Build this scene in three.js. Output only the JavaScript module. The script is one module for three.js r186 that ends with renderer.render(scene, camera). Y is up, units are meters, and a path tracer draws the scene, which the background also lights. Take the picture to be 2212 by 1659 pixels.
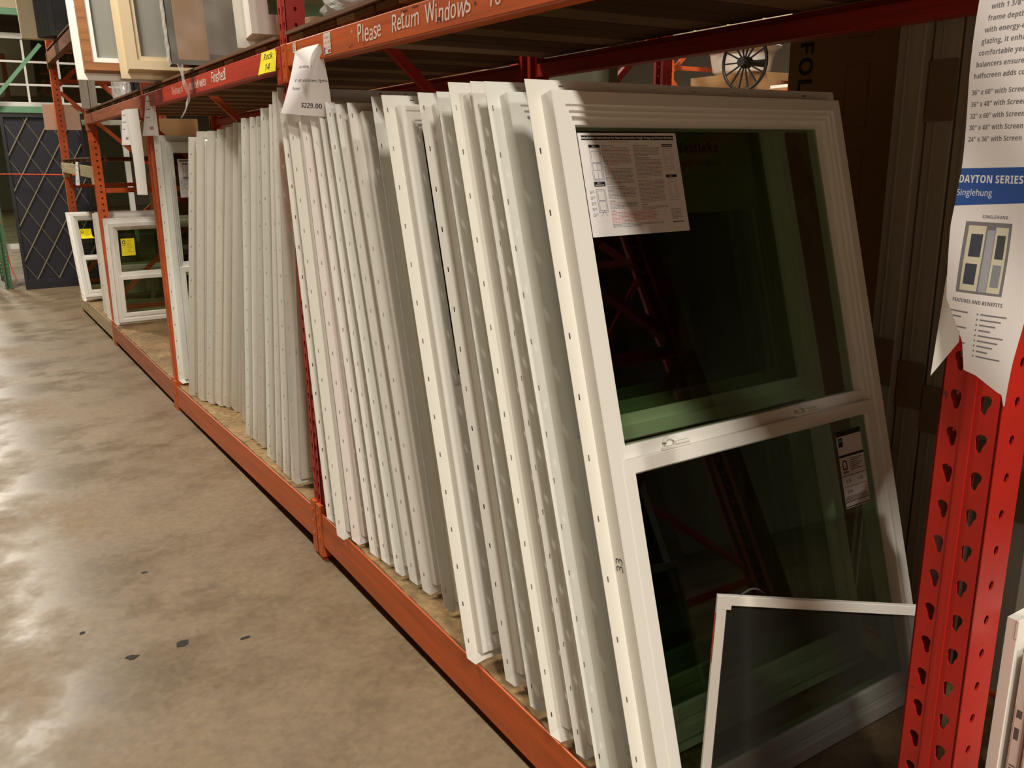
import * as THREE from 'three';
import { RoundedBoxGeometry } from 'three/addons/geometries/RoundedBoxGeometry.js';
import { mergeGeometries, toCreasedNormals } from 'three/addons/utils/BufferGeometryUtils.js';
import { RectAreaLightUniformsLib } from 'three/addons/lights/RectAreaLightUniformsLib.js';

// ---------------------------------------------------------------- camera, light, exposure
RectAreaLightUniformsLib.init();
const scene = new THREE.Scene();
scene.background = new THREE.Color(0x000000);
const camera = new THREE.PerspectiveCamera(2 * Math.atan(829.5 / 1854.3) * 180 / Math.PI, 2212 / 1659, 0.05, 80);
{
  const yaw = 0.5684, pit = 0.2567, rol = -0.0135;
  const F = new THREE.Vector3(Math.sin(yaw) * Math.cos(pit), -Math.sin(pit), -Math.cos(yaw) * Math.cos(pit));
  const R = new THREE.Vector3(Math.cos(yaw), 0, Math.sin(yaw)), U = new THREE.Vector3().crossVectors(R, F);
  const R2 = R.clone().multiplyScalar(Math.cos(rol)).addScaledVector(U, Math.sin(rol));
  const U2 = U.clone().multiplyScalar(Math.cos(rol)).addScaledVector(R, -Math.sin(rol));
  camera.quaternion.setFromRotationMatrix(new THREE.Matrix4().makeBasis(R2, U2, F.clone().negate()));
  camera.position.set(-1.0548, 1.5361, 3.0667);
}
const renderer = new THREE.WebGLRenderer({ antialias: true });
renderer.toneMapping = THREE.LinearToneMapping;
renderer.toneMappingExposure = 1.0;
renderer.shadowMap.enabled = true;
// the warehouse lamps: [x, z, brightness] of each fixture, hung at LAMP_Y
const LAMP_Y = 4.6, LAMP_COLOR = new THREE.Color(1.0, 0.915, 0.78), LAMP_POWER = 140;
const LAMPS = [[-1.25, 5.0, 1.3], [-1.25, 11.3, 4.6], [-1.25, -1.3, 1.1], [-1.25, -7.5, 1.15], [3.9, -1.0, 0.9], [3.9, -6, 0.8], [-1.2, -13.6, 1], [-1.2, -19.8, 1], [-1.2, -26, 1]];

// ---------------------------------------------------------------- helpers
const V = (x, y, z) => new THREE.Vector3(x, y, z);
let seed = 7;
const rnd = () => { seed = (seed * 1664525 + 1013904223) >>> 0; return seed / 4294967296; };
const rr = (a, b) => a + (b - a) * rnd();
const used = new Map();
function numbered(n) { const k = used.get(n) || 0; used.set(n, k + 1); return k ? n + '_' + String(k).padStart(3, '0') : n; }
function shade(o) { o.traverse((m) => { if (m.isMesh) { m.castShadow = true; m.receiveShadow = true; } }); return o; }
function tag(o, label, category, group) { o.userData.label = label; o.userData.category = category; o.userData.kind = 'thing'; if (group) o.userData.group = group; return o; }
function thing(name, label, category, pos = [0, 0, 0], group) { const g = new THREE.Group(); g.name = numbered(name); g.position.set(...pos); scene.add(g); return tag(g, label, category, group); }
function part(name, geo, mat, parent) {
  const list = Array.isArray(geo) ? geo : [geo];
  const g = list.length === 1 ? list[0] : mergeGeometries(list.map((q) => { const n = q.index ? q.toNonIndexed() : q.clone(); for (const k of Object.keys(n.attributes)) if (!['position', 'normal', 'uv'].includes(k)) n.deleteAttribute(k); return n; }));
  const m = new THREE.Mesh(g, mat); m.name = name; m.castShadow = m.receiveShadow = true; (parent || scene).add(m); return m;
}
function solo(name, geo, mat, label, category, group) { const m = part(numbered(name), geo, mat, scene); return tag(m, label, category, group); }
function struct(name, geo, mat) { const m = part(numbered(name), geo, mat, scene); m.userData.kind = 'structure'; return m; }
const box = (w, h, d, x = 0, y = 0, z = 0) => new THREE.BoxGeometry(w, h, d).translate(x, y, z);
const rbox = (w, h, d, x = 0, y = 0, z = 0, r = 0.003) => new RoundedBoxGeometry(w, h, d, 1, Math.min(r, w * 0.45, h * 0.45, d * 0.45)).translate(x, y, z);
const span = (x0, x1, y0, y1, z0, z1) => box(x1 - x0, y1 - y0, z1 - z0, (x0 + x1) / 2, (y0 + y1) / 2, (z0 + z1) / 2);
const rspan = (x0, x1, y0, y1, z0, z1, r) => rbox(x1 - x0, y1 - y0, z1 - z0, (x0 + x1) / 2, (y0 + y1) / 2, (z0 + z1) / 2, r);
function bar(a, b, w, d, up = V(0, 0, 1)) {            // a bar of section w x d from a to b
  const g = new THREE.BoxGeometry(w, a.distanceTo(b), d), y = b.clone().sub(a).normalize();
  const x = new THREE.Vector3().crossVectors(y, up).normalize(), z = new THREE.Vector3().crossVectors(x, y);
  return g.applyMatrix4(new THREE.Matrix4().makeBasis(x, y, z).setPosition(a.clone().add(b).multiplyScalar(0.5)));
}
function tube(pts, r, seg = 40, rad = 6) { return new THREE.TubeGeometry(new THREE.CatmullRomCurve3(pts), seg, r, rad, false); }
function tris(list) {                                    // flat triangles / quads from points
  const p = [], uv = [];
  for (const q of list) { const t = q.length === 4 ? [0, 1, 2, 0, 2, 3] : [0, 1, 2]; for (const i of t) { p.push(q[i].x, q[i].y, q[i].z); uv.push(q[i].x + q[i].z, q[i].y); } }
  const g = new THREE.BufferGeometry(); g.setAttribute('position', new THREE.Float32BufferAttribute(p, 3)); g.setAttribute('uv', new THREE.Float32BufferAttribute(uv, 2)); g.computeVertexNormals(); return g;
}
function ring(W, H, profile, x0 = 0, y0 = 0) {          // a closed profile [inset, depth] carried round a rectangle with mitred corners
  const C = [[0, 0, 1, 1], [W, 0, -1, 1], [W, H, -1, -1], [0, H, 1, -1]];
  const at = (c, p) => V(x0 + C[c][0] + C[c][2] * p[0], y0 + C[c][1] + C[c][3] * p[0], p[1]);
  const q = [];
  for (let c = 0; c < 4; c++) for (let i = 0; i < profile.length; i++) { const a = profile[i], b = profile[(i + 1) % profile.length], n = (c + 1) % 4; q.push([at(c, a), at(n, a), at(n, b), at(c, b)]); }
  return tris(q);
}
function sheet(fn, nu, nv) {                            // a curved sheet, fn(u, v) -> point
  const g = new THREE.PlaneGeometry(1, 1, nu, nv), p = g.attributes.position, uv = g.attributes.uv;
  for (let i = 0; i < p.count; i++) { const q = fn(uv.getX(i), uv.getY(i)); p.setXYZ(i, q.x, q.y, q.z); }
  g.computeVertexNormals(); return g;
}
// ---------------------------------------------------------------- textures
function noiseGrid(n, cells, s0) {                      // tileable value noise, n x n
  let s = s0 >>> 0; const r = () => { s = (s * 1664525 + 1013904223) >>> 0; return s / 4294967296; };
  const g = Float32Array.from({ length: cells * cells }, r), o = new Float32Array(n * n);
  for (let y = 0; y < n; y++) for (let x = 0; x < n; x++) {
    const fx = x / n * cells, fy = y / n * cells, ix = Math.floor(fx), iy = Math.floor(fy); let tx = fx - ix, ty = fy - iy; tx = tx * tx * (3 - 2 * tx); ty = ty * ty * (3 - 2 * ty);
    const a = g[iy * cells + ix], b = g[iy * cells + (ix + 1) % cells], c = g[((iy + 1) % cells) * cells + ix], d = g[((iy + 1) % cells) * cells + (ix + 1) % cells];
    o[y * n + x] = (a * (1 - tx) + b * tx) * (1 - ty) + (c * (1 - tx) + d * tx) * ty;
  }
  return o;
}
function fbm(n, c0, oct, s0, gain = 0.55) { const o = new Float32Array(n * n); let a = 1, sum = 0; for (let k = 0; k < oct; k++) { const g = noiseGrid(n, Math.min(n, c0 << k), s0 + k * 97); for (let i = 0; i < o.length; i++) o[i] += g[i] * a; sum += a; a *= gain; } for (let i = 0; i < o.length; i++) o[i] /= sum; return o; }
function dataTex(n, f, srgb, rep = 1) { const d = new Uint8Array(n * n * 4); for (let i = 0; i < n * n; i++) { const c = f(i); d[i * 4] = c[0]; d[i * 4 + 1] = c[1]; d[i * 4 + 2] = c[2]; d[i * 4 + 3] = 255; } const t = new THREE.DataTexture(d, n, n); t.wrapS = t.wrapT = THREE.RepeatWrapping; t.magFilter = THREE.LinearFilter; t.minFilter = THREE.LinearMipmapLinearFilter; t.generateMipmaps = true; if (srgb) t.colorSpace = THREE.SRGBColorSpace; t.repeat.set(rep, rep); t.needsUpdate = true; return t; }
const cl = (v) => Math.max(0, Math.min(255, v));
const N1 = fbm(1024, 5, 7, 11), N2 = fbm(1024, 9, 6, 401, 0.62), N3 = fbm(512, 6, 6, 77), N4 = fbm(512, 60, 3, 31);
const floorMap = dataTex(1024, (i) => { const a = N1[i] - 0.5, b = N2[i] - 0.5; const st = Math.max(0, 0.43 - N2[i]) * 5; const fine = (N4[(i & 511) + ((i >> 10) & 511) * 512] - 0.5) * 0.10; const v = 1 + a * 0.16 + b * 0.13 - st * 0.05 + fine * 2.0; return [cl(154 * v), cl(134 * v), cl(108 * v * (1 - a * 0.06))]; }, true);
const floorRough = dataTex(1024, (i) => { const v = Math.max(78, 122 + (N1[i] - 0.5) * 110 + (N2[i] - 0.5) * 190); return [cl(v), cl(v), cl(v)]; }, false);
const woodMap = dataTex(512, (i) => { const x = i % 512, y = (i / 512) | 0; const s = N3[((y * 9) % 512) * 512 + (x >> 3)]; const v = 0.72 + s * 0.5; return [cl(168 * v), cl(134 * v), cl(96 * v)]; }, true);
const osbMap = dataTex(512, (i) => { const v = 0.72 + N3[i] * 0.36 + (N4[i] - 0.5) * 0.4; return [cl(172 * v), cl(142 * v), cl(100 * v)]; }, true);
const paintNoise = (r, g, b, wear = 0.5) => dataTex(512, (i) => { const v = 0.9 + (N3[i] - 0.5) * 0.3; const s = N4[i] > 0.80 && N3[i] > 0.56 ? wear : 0; return [cl(r * v * (1 - s) + 60 * s), cl(g * v * (1 - s) + 48 * s), cl(b * v * (1 - s) + 42 * s)]; }, true);
const sidingMap = dataTex(256, (i) => { const v = 0.93 + (N3[(i % 256) + ((i >> 8) * 512)] - 0.5) * 0.2; return [cl(176 * v), cl(166 * v), cl(152 * v)]; }, true);
function canvasTex(w, h, draw, alpha) { const c = document.createElement('canvas'); c.width = w; c.height = h; const x = c.getContext('2d'); if (!alpha) { x.fillStyle = '#fff'; x.fillRect(0, 0, w, h); } draw(x, w, h); const t = new THREE.CanvasTexture(c); t.colorSpace = THREE.SRGBColorSpace; t.anisotropy = 4; return t; }
const std = (o) => new THREE.MeshStandardMaterial({ side: THREE.DoubleSide, ...o });
const phys = (o) => new THREE.MeshPhysicalMaterial({ side: THREE.DoubleSide, ...o });
const M = {
  vinyl: std({ color: 0xf0eee8, roughness: 0.42 }),
  vinylWarm: std({ color: 0xf1e9e5, roughness: 0.45 }),
  vinylGreen: std({ color: 0xedefe9, roughness: 0.42 }),
  tan: std({ color: 0xcfbd9c, roughness: 0.5 }),
  glass: phys({ color: new THREE.Color(0.65, 0.72, 0.61), roughness: 0.02, transmission: 1, thickness: 0, ior: 1.5 }),
  glassGrey: phys({ color: new THREE.Color(0.55, 0.55, 0.5), roughness: 0.2, transmission: 0.55, thickness: 0, ior: 1.5 }),
  red: std({ map: paintNoise(196, 36, 26, 0.45), roughness: 0.42 }),
  redDark: std({ map: paintNoise(188, 46, 34, 0.5), roughness: 0.45 }),
  orange: std({ map: paintNoise(230, 102, 42, 0.4), roughness: 0.45 }),
  orangeBeam: std({ map: paintNoise(220, 98, 28, 0.25), roughness: 0.4 }),
  redBeam: std({ map: paintNoise(206, 66, 44, 0.4), roughness: 0.42 }),
  salmonBeam: std({ map: paintNoise(206, 118, 82, 0.5), roughness: 0.5 }),
  creamBeam: std({ map: paintNoise(214, 196, 158, 0.3), roughness: 0.5 }),
  brownBeam: std({ map: paintNoise(132, 84, 52, 0.3), roughness: 0.6 }),
  green: std({ color: 0x6c9a78, roughness: 0.5 }),
  greenDark: std({ color: 0x4d7350, roughness: 0.5 }),
  wood: std({ map: woodMap, roughness: 0.8 }),
  woodDark: std({ map: woodMap, color: 0xb09a84, roughness: 0.85 }),
  woodTrim: std({ map: woodMap, color: 0xf2c69a, roughness: 0.6 }),
  osb: std({ map: osbMap, roughness: 0.9 }),
  card: std({ color: 0xa98258, roughness: 0.9 }),
  cardDark: std({ color: 0x84623f, roughness: 0.92 }),
  paper: std({ color: 0xf4f1ee, roughness: 0.85 }),
  black: std({ color: 0x17150f, roughness: 0.5 }),
  blackPaint: std({ color: 0x22222a, roughness: 0.35 }),
  ironFlat: std({ color: 0x1c1e28, roughness: 0.6 }),
  ironBar: std({ color: 0x55534a, roughness: 0.5 }),
  iron: std({ color: 0x8a8468, roughness: 0.4, metalness: 0.2 }),
  siding: std({ map: sidingMap, roughness: 0.5 }),
  tapeBrown: std({ color: 0x7d6650, roughness: 0.45 }),
  gasket: std({ color: 0x2a2a3a, roughness: 0.6 }),
  film: phys({ color: 0xf2f2f2, roughness: 0.14, transmission: 0.62, thickness: 0, clearcoat: 0.6 }),
  filmClear: phys({ color: 0xf4f2ee, roughness: 0.12, transmission: 0.85, thickness: 0, clearcoat: 0.8 }),
  mesh: std({ color: 0x26261f, roughness: 0.9, transparent: true, opacity: 0.5 }),
  steel: std({ color: 0xb8b8bc, roughness: 0.28, metalness: 0.9 }),
  yellow: std({ color: 0xf2e21a, roughness: 0.6 }),
  chalk: std({ color: 0xe8d8d0, roughness: 0.9 }),
  wallPaint: std({ color: 0x8d8474, roughness: 0.9 }),
  ceilPaint: std({ color: 0x7b766c, roughness: 0.9 }),
  lampBody: std({ color: 0xdddddd, roughness: 0.5 }),
  lampGlow: std({ color: 0xffffff, emissive: LAMP_COLOR, emissiveIntensity: 3, roughness: 0.6 }),
};
M.floor = std({ map: floorMap, roughnessMap: floorRough, roughness: 1, vertexColors: true });

// ---------------------------------------------------------------- the shell of the warehouse
const ROOM = { x0: -6, x1: 11, z0: -33, z1: 15, h: 6.2 };
{
  const w = ROOM.x1 - ROOM.x0, d = ROOM.z1 - ROOM.z0;
  const g = new THREE.PlaneGeometry(w, d, 136, 384).rotateX(-Math.PI / 2).translate((ROOM.x0 + ROOM.x1) / 2, 0, (ROOM.z0 + ROOM.z1) / 2);
  const p = g.attributes.position, uv = g.attributes.uv, col = new Float32Array(p.count * 3);
  const look = (u, v) => N1[(((v * 1024) & 1023) * 1024) + ((u * 1024) & 1023)];
  for (let i = 0; i < p.count; i++) {
    const x = p.getX(i), z = p.getZ(i); uv.setXY(i, x / 2.1, z / 2.1);
    const c = 1 + (look(x / 9.3 + 40, z / 9.3 + 40) - 0.5) * 0.16 + (look(x / 4.1 + 40.3, z / 17 + 40.6) - 0.5) * 0.10;
    col[i * 3] = 0.72 * c; col[i * 3 + 1] = 0.715 * c; col[i * 3 + 2] = 0.70 * c;
  }
  g.setAttribute('color', new THREE.Float32BufferAttribute(col, 3));
  struct('floor', g, M.floor);
  const t = 0.2;
  struct('floor_slab', span(ROOM.x0, ROOM.x1, -0.25, -0.004, ROOM.z0, ROOM.z1), M.wallPaint);
  struct('ceiling', span(ROOM.x0 - t, ROOM.x1 + t, ROOM.h, ROOM.h + t, ROOM.z0 - t, ROOM.z1 + t), M.ceilPaint);
  struct('wall_left', span(ROOM.x0 - t, ROOM.x0, 0, ROOM.h, ROOM.z0 - t, ROOM.z1 + t), M.wallPaint);
  struct('wall_right', span(ROOM.x1, ROOM.x1 + t, 0, ROOM.h, ROOM.z0 - t, ROOM.z1 + t), M.wallPaint);
  struct('wall_back', span(ROOM.x0, ROOM.x1, 0, ROOM.h, ROOM.z0 - t, ROOM.z0), M.wallPaint);
  struct('wall_front', span(ROOM.x0, ROOM.x1, 0, ROOM.h, ROOM.z1, ROOM.z1 + t), M.wallPaint);
}
// lamps hung above the aisles (all out of the picture)
LAMPS.forEach(([x, z, k], i) => {
  const g = thing('ceiling_light', (i === 4 || i === 5 ? 'hanging shop light over the aisle behind the rack, ' : 'hanging shop light over the concrete aisle, ') + ['second', 'first', 'third', 'fourth', 'nearer one', 'farther one', 'fifth', 'sixth', 'last'][i] + (i === 4 || i === 5 ? '' : ' of the row'), 'light', [x, LAMP_Y, z], 'hanging shop lights');
  part('housing', [span(-0.16, 0.16, 0.02, 0.1, -0.62, 0.62), span(-0.19, -0.16, -0.02, 0.06, -0.62, 0.62), span(0.16, 0.19, -0.02, 0.06, -0.62, 0.62)], M.lampBody, g);
  for (const q of [-0.5, 0.5]) part('cable', span(-0.005, 0.005, 0.1, ROOM.h - LAMP_Y, q - 0.005, q + 0.005), M.black, g);
  part('diffuser', span(-0.15, 0.15, 0.0, 0.02, -0.6, 0.6), M.lampGlow, g);
  const L = new THREE.RectAreaLight(LAMP_COLOR, LAMP_POWER * k, 0.3, 1.2);
  L.position.set(0, -0.03, 0); L.rotation.x = -Math.PI / 2; L.castShadow = true; g.add(L);
});

// ---------------------------------------------------------------- the orange pallet rack
const DEPTH = 1.07;
function holeShape(pts) { const p = new THREE.Path(); pts.forEach(([x, y], i) => (i ? p.lineTo(x, y) : p.moveTo(x, y))); p.closePath(); return p; }
function tear(cx, cy, m) {                              // a teardrop slot, wide at the top, leaning inwards
  const P = [[-7, 9], [-3.5, 12.5], [2, 13], [6.5, 10], [8, 4.5], [7, -2], [6.5, -8], [4, -12], [0.5, -12.5], [-1.5, -9], [-3, -3], [-6.5, 3]];
  return holeShape(P.map(([x, y]) => [cx + m * x / 1000, cy + y / 1000]));
}
const circ = (cx, cy, r, n = 8, k = 1) => holeShape([...Array(n)].map((_, i) => [cx + Math.cos(i / n * 6.2832) * r, cy + Math.sin(i / n * 6.2832) * r * k]));
const sq = (cx, cy, a, b) => holeShape([[cx - a, cy - b], [cx + a, cy - b], [cx + a, cy + b], [cx - a, cy + b]]);
function plate(w, y0, y1, holes) { const s = new THREE.Shape([new THREE.Vector2(-w / 2, y0), new THREE.Vector2(w / 2, y0), new THREE.Vector2(w / 2, y1), new THREE.Vector2(-w / 2, y1)]); s.holes = holes; return new THREE.ExtrudeGeometry(s, { depth: 0.0026, bevelEnabled: false, steps: 1 }); }
// a post: front plate at x = 0 facing the aisle (-x), two flanges going back
function postGeo(kind, h, phase) {
  const w = 0.079, dp = 0.07, fr = [], sd = [];
  for (let y = 0.06 + phase; y < h - 0.05; y += 0.0508) {
    if (kind === 'tear') { fr.push(tear(-0.020, y, 1), tear(0.020, y, -1)); sd.push(circ(0.0005, y + 0.004, 0.0058, 8, 1.25)); }
    else { fr.push(sq(-0.018, y, 0.003, 0.010), sq(0.018, y, 0.003, 0.010)); sd.push(sq(0.004, y + 0.01, 0.0080, 0.0072)); }
  }
  const f = plate(w, 0.006, h, fr).rotateY(-Math.PI / 2).translate(0.0026, 0, 0);
  const a = plate(dp, 0.006, h, sd).translate(dp / 2, 0, w / 2 - 0.0026), b = plate(dp, 0.006, h, sd).translate(dp / 2, 0, -w / 2);
  const lips = [span(dp - 0.003, dp, 0.006, h, w / 2 - 0.02, w / 2 - 0.0026), span(dp - 0.003, dp, 0.006, h, -w / 2 + 0.0026, -w / 2 + 0.02)];
  const rib = kind === 'tear' ? [span(-0.0022, 0.0004, 0.006, h, -0.0065, 0.0065)] : [];
  return [f, a, b, ...lips, ...rib];
}
const postTear = mergeGeometries(postGeo('tear', 3.3, 0.0).map((g) => (g.index ? g.toNonIndexed() : g)));
const postSlot = mergeGeometries(postGeo('slot', 3.3, 0.02).map((g) => (g.index ? g.toNonIndexed() : g)));
function uprightFrame(z, kind, mat, label, x0 = 0, dir = 1, dy = 0) {
  const t = thing('upright_frame', label, 'rack frame', [x0, 0, z], 'orange rack frames');
  const g = kind === 'tear' ? postTear : postSlot;
  const a = part('post', g, mat, t); a.position.y = dy; const b = part('post', g, mat, t); b.position.set(dir * DEPTH, dy, 0); b.rotation.y = Math.PI;
  if (dir < 0) { a.rotation.y = Math.PI; b.rotation.y = 0; }
  const X = (x) => dir * x;
  for (const x of [0.035, DEPTH - 0.035]) part('foot_plate', span(X(x) - 0.042, X(x) + 0.042, 0, 0.006, -0.046, 0.046), mat, t);
  for (const y of [0.32, 1.32, 2.36, 3.2]) part('brace', span(Math.min(X(0.06), X(DEPTH - 0.06)), Math.max(X(0.06), X(DEPTH - 0.06)), y - 0.02, y + 0.02, -0.016, 0.016), mat, t);
  for (const [y0, y1] of [[0.4, 1.26], [2.25, 1.38], [2.32, 3.15]]) part('brace', bar(V(X(0.07), y0, 0), V(X(DEPTH - 0.07), y1, 0), 0.036, 0.03), mat, t);
  return t;
}
const ZU = { A: 2.497, B: -0.022, C: -2.6, D: -5.05, E: -7.2, F: 5.0 };
uprightFrame(ZU.A, 'tear', M.red, 'bright red rack frame with teardrop slots and paper taped on it', 0, 1, 0.0002);
uprightFrame(ZU.B, 'tear', M.redDark, 'red rack frame between the two rows of leaning windows', 0, 1, -0.006);
uprightFrame(ZU.C, 'slot', M.orange, 'orange rack frame with square holes left of the window row', 0, 1, 0.003);
uprightFrame(ZU.D, 'slot', M.orange, 'orange rack frame above the window with yellow sticker', 0);
uprightFrame(ZU.E, 'slot', M.orange, 'farthest orange rack frame in front of the dark lattice panel', 0);
uprightFrame(ZU.F, 'tear', M.red, 'red rack frame nearest the viewer at the end of the rack', 0);
uprightFrame(-0.92, 'tear', M.redDark, 'dark red rack frame of the row standing back to back behind', 2.6, -1);
uprightFrame(-3.42, 'tear', M.redDark, 'dark red rear frame behind the far row of leaning windows', 2.6, -1);

function sloped(g, z0, y0, z1, y1) { const p = g.attributes.position; for (let i = 0; i < p.count; i++) p.setY(i, p.getY(i) + y0 + (y1 - y0) * (p.getZ(i) - z0) / (z1 - z0)); g.computeVertexNormals(); return g; }
// a step beam between two frames: face from x = -0.012 to 0.035, end connectors with hooks
function beam(za, zb, ya, yb, h, mat, label, x = 0, dir = 1, group = 'rack beams') {
  const t = thing('rack_beam', label, 'beam', [x, 0, 0], group), zl = za + 0.042, zh = zb - 0.042, X = (a, b) => (dir > 0 ? [a, b] : [-b, -a]);
  const f = (x0, x1, y0, y1) => sloped(rspan(...X(x0, x1), y0, y1, zl, zh, 0.004), za, ya, zb, yb);
  part('channel', [f(-0.010, -0.002, -h, 0), f(-0.003, 0.046, -h, -0.024)], mat, t);
  for (const [z, y] of [[za + 0.03, ya], [zb - 0.03, yb]]) {
    const q = part('connector', [rspan(...X(-0.014, 0.004), y - h - 0.05, y + (h > 0.12 ? 0.03 : -0.001), z - 0.024, z + 0.024, 0.002), rspan(...X(0.0, 0.05), y - h - 0.05, y + (h > 0.12 ? 0.02 : -0.001), z + (z < (za + zb) / 2 ? 0.020 : -0.024), z + (z < (za + zb) / 2 ? 0.024 : -0.020), 0.001)], mat, t);
    for (const k of [0, 1, 2]) part('hook', rspan(...X(-0.017, -0.013), y - 0.022 - k * 0.0508, y - 0.004 - k * 0.0508, z - 0.006, z + 0.006, 0.002), mat, q);
  }
  return t;
}
const Z = ZU, LB = 0.138, UB = 0.076;
// bottom beams, front and rear
beam(Z.B, Z.A, 0.204, 0.150, LB, M.orangeBeam, 'long orange bottom beam in front of the nearest leaning windows');
beam(Z.C, Z.B, 0.164, 0.204, LB, M.orangeBeam, 'orange bottom beam in front of the middle row of windows');
beam(Z.D, Z.C, 0.186, 0.175, LB, M.salmonBeam, 'faded orange bottom beam beside the small stickered window');
beam(Z.E, Z.D, 0.18, 0.186, LB, M.creamBeam, 'cream bottom beam at the far end of the rack');
beam(Z.A, Z.F, 0.150, 0.15, LB, M.orangeBeam, 'orange bottom beam of the bay nearest the viewer');
beam(Z.B, Z.A, 0.204, 0.150, LB, M.orangeBeam, 'orange rear bottom beam behind the nearest leaning windows', DEPTH, -1);
beam(Z.C, Z.B, 0.164, 0.204, LB, M.orangeBeam, 'orange rear bottom beam behind the middle row of windows', DEPTH, -1);
beam(Z.D, Z.C, 0.186, 0.175, LB, M.redDark, 'red rear bottom beam seen through the stickered window', DEPTH, -1);
beam(Z.E, Z.D, 0.18, 0.186, LB, M.redDark, 'red rear bottom beam at the far end of the rack', DEPTH, -1);
beam(Z.A, Z.F, 0.150, 0.15, LB, M.orangeBeam, 'orange rear bottom beam of the bay nearest the viewer', DEPTH, -1);
// upper beams
const upAB = beam(Z.B, Z.A, 1.926, 1.892, UB, M.orangeBeam, 'orange upper beam with chalk words Please Return Windows');
const upBC = beam(Z.C, Z.B, 1.926, 1.924, UB, M.redBeam, 'red upper beam with chalk words ending in Finished');
beam(Z.D, Z.C, 1.93, 1.926, UB, M.salmonBeam, 'faded salmon upper beam with papers taped at its end');
beam(Z.E, Z.D, 1.56, 1.52, 0.1, M.creamBeam, 'cream middle beam with a white strip tag hanging on it');
beam(Z.E, Z.D, 2.62, 2.62, 0.1, M.brownBeam, 'brown top beam carrying the black window bundle');
beam(Z.A, Z.F, 1.94, 1.94, UB, M.orangeBeam, 'orange upper beam of the bay nearest the viewer');
beam(Z.B, Z.A, 1.9285, 1.9285, UB, M.redDark, 'dark red rear upper beam over the big front window', DEPTH, -1);
beam(Z.C, Z.B, 1.926, 1.924, UB, M.redDark, 'dark red rear upper beam over the middle row of windows', DEPTH, -1);
beam(Z.D, Z.C, 1.93, 1.926, UB, M.redDark, 'dark red rear upper beam over the stickered window', DEPTH, -1);
beam(Z.E, Z.D, 1.56, 1.52, 0.1, M.redDark, 'dark red rear middle beam at the far end of the rack', DEPTH, -1);
beam(Z.E, Z.D, 2.62, 2.62, 0.1, M.brownBeam, 'brown rear top beam at the far end of the rack', DEPTH, -1);
beam(Z.A, Z.F, 1.94, 1.94, UB, M.redDark, 'dark red rear upper beam of the bay nearest the viewer', DEPTH, -1);

// chalk and pen marks on the two upper beams
function strip(parent, name, w, h, tex, x, y, z, slope = 0) { const m = part(name, new THREE.PlaneGeometry(w, h).rotateY(-Math.PI / 2).rotateX(slope), std({ map: tex, transparent: true, roughness: 0.9 }), parent); m.position.set(x, y, z); return m; }
function chalk(x, seedStroke, words) {                  // hand written words, each letter a little off
  let q = seedStroke; const r = () => { q = (q * 16807) % 2147483647; return q / 2147483647 - 0.5; };
  for (const [t, a, b, size, al] of words) { let cx = a; x.fillStyle = x.strokeStyle = `rgba(243,226,216,${al})`; for (const ch of t) { x.save(); x.translate(cx, b + r() * 7); x.rotate(r() * 0.22); x.transform(1, 0, -0.12, 1, 0, 0); x.font = `${size * (1 + r() * 0.2)}px sans-serif`; x.fillText(ch, 0, 0); x.lineWidth = 1.2; x.strokeText(ch, 0.8, 0.6); cx += x.measureText(ch).width * 0.98; x.restore(); } }
}
strip(upAB, 'chalk_writing', 0.92, 0.070, canvasTex(1472, 112, (x, w, h) => {
  chalk(x, 77, [['"', 60, 66, 54, 0.5], ['Please', 128, 84, 92, 0.9], ['Return', 490, 78, 90, 0.9], ['Windows', 800, 84, 92, 0.92], ['To', 1270, 76, 84, 0.9]]);
  x.fillStyle = 'rgba(40,20,15,0.7)'; for (const [a, b, c, d] of [[30, 90, 14, 8], [60, 84, 8, 12], [590, 8, 60, 7], [690, 4, 54, 6], [900, 70, 30, 14], [1180, 50, 14, 12], [200, 96, 12, 6]]) x.fillRect(a, b, c, d);
}, true), -0.0112, 1.8735, 1.02, 0.0135);
strip(upBC, 'chalk_writing', 1.25, 0.068, canvasTex(1500, 82, (x) => chalk(x, 991, [['Windows to', 60, 60, 56, 0.35], ['this shelf when', 520, 60, 56, 0.7], ['Finished!', 1010, 58, 70, 0.9]]), true), -0.0112, 1.887, -1.19);
{ const m = strip(upAB, 'sticker', 0.06, 0.06, canvasTex(96, 96, (x) => { x.fillStyle = '#ddd6cf'; x.fillRect(0, 0, 96, 96); x.fillStyle = '#b9552f'; for (let i = 0; i < 30; i++) x.fillRect((i * 37) % 90, (i * 23) % 70, 7, 5); x.fillStyle = '#39388f'; x.fillRect(4, 64, 16, 30); x.fillStyle = '#c22b2f'; x.fillRect(52, 78, 40, 14); }), -0.0113, 1.884, 0.41); m.userData.label = 'torn white, red and blue sticker'; }
{ const m = strip(upAB, 'sticker', 0.03, 0.03, canvasTex(48, 48, (x) => { x.fillStyle = '#ded6c4'; x.fillRect(0, 0, 48, 48); x.fillStyle = '#6d6a5c'; for (let i = 0; i < 6; i++) x.fillRect(6, 6 + i * 7, 34 - (i % 3) * 6, 3); }), -0.0113, 1.902, 0.115); m.userData.label = 'small pale label'; }

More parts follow.
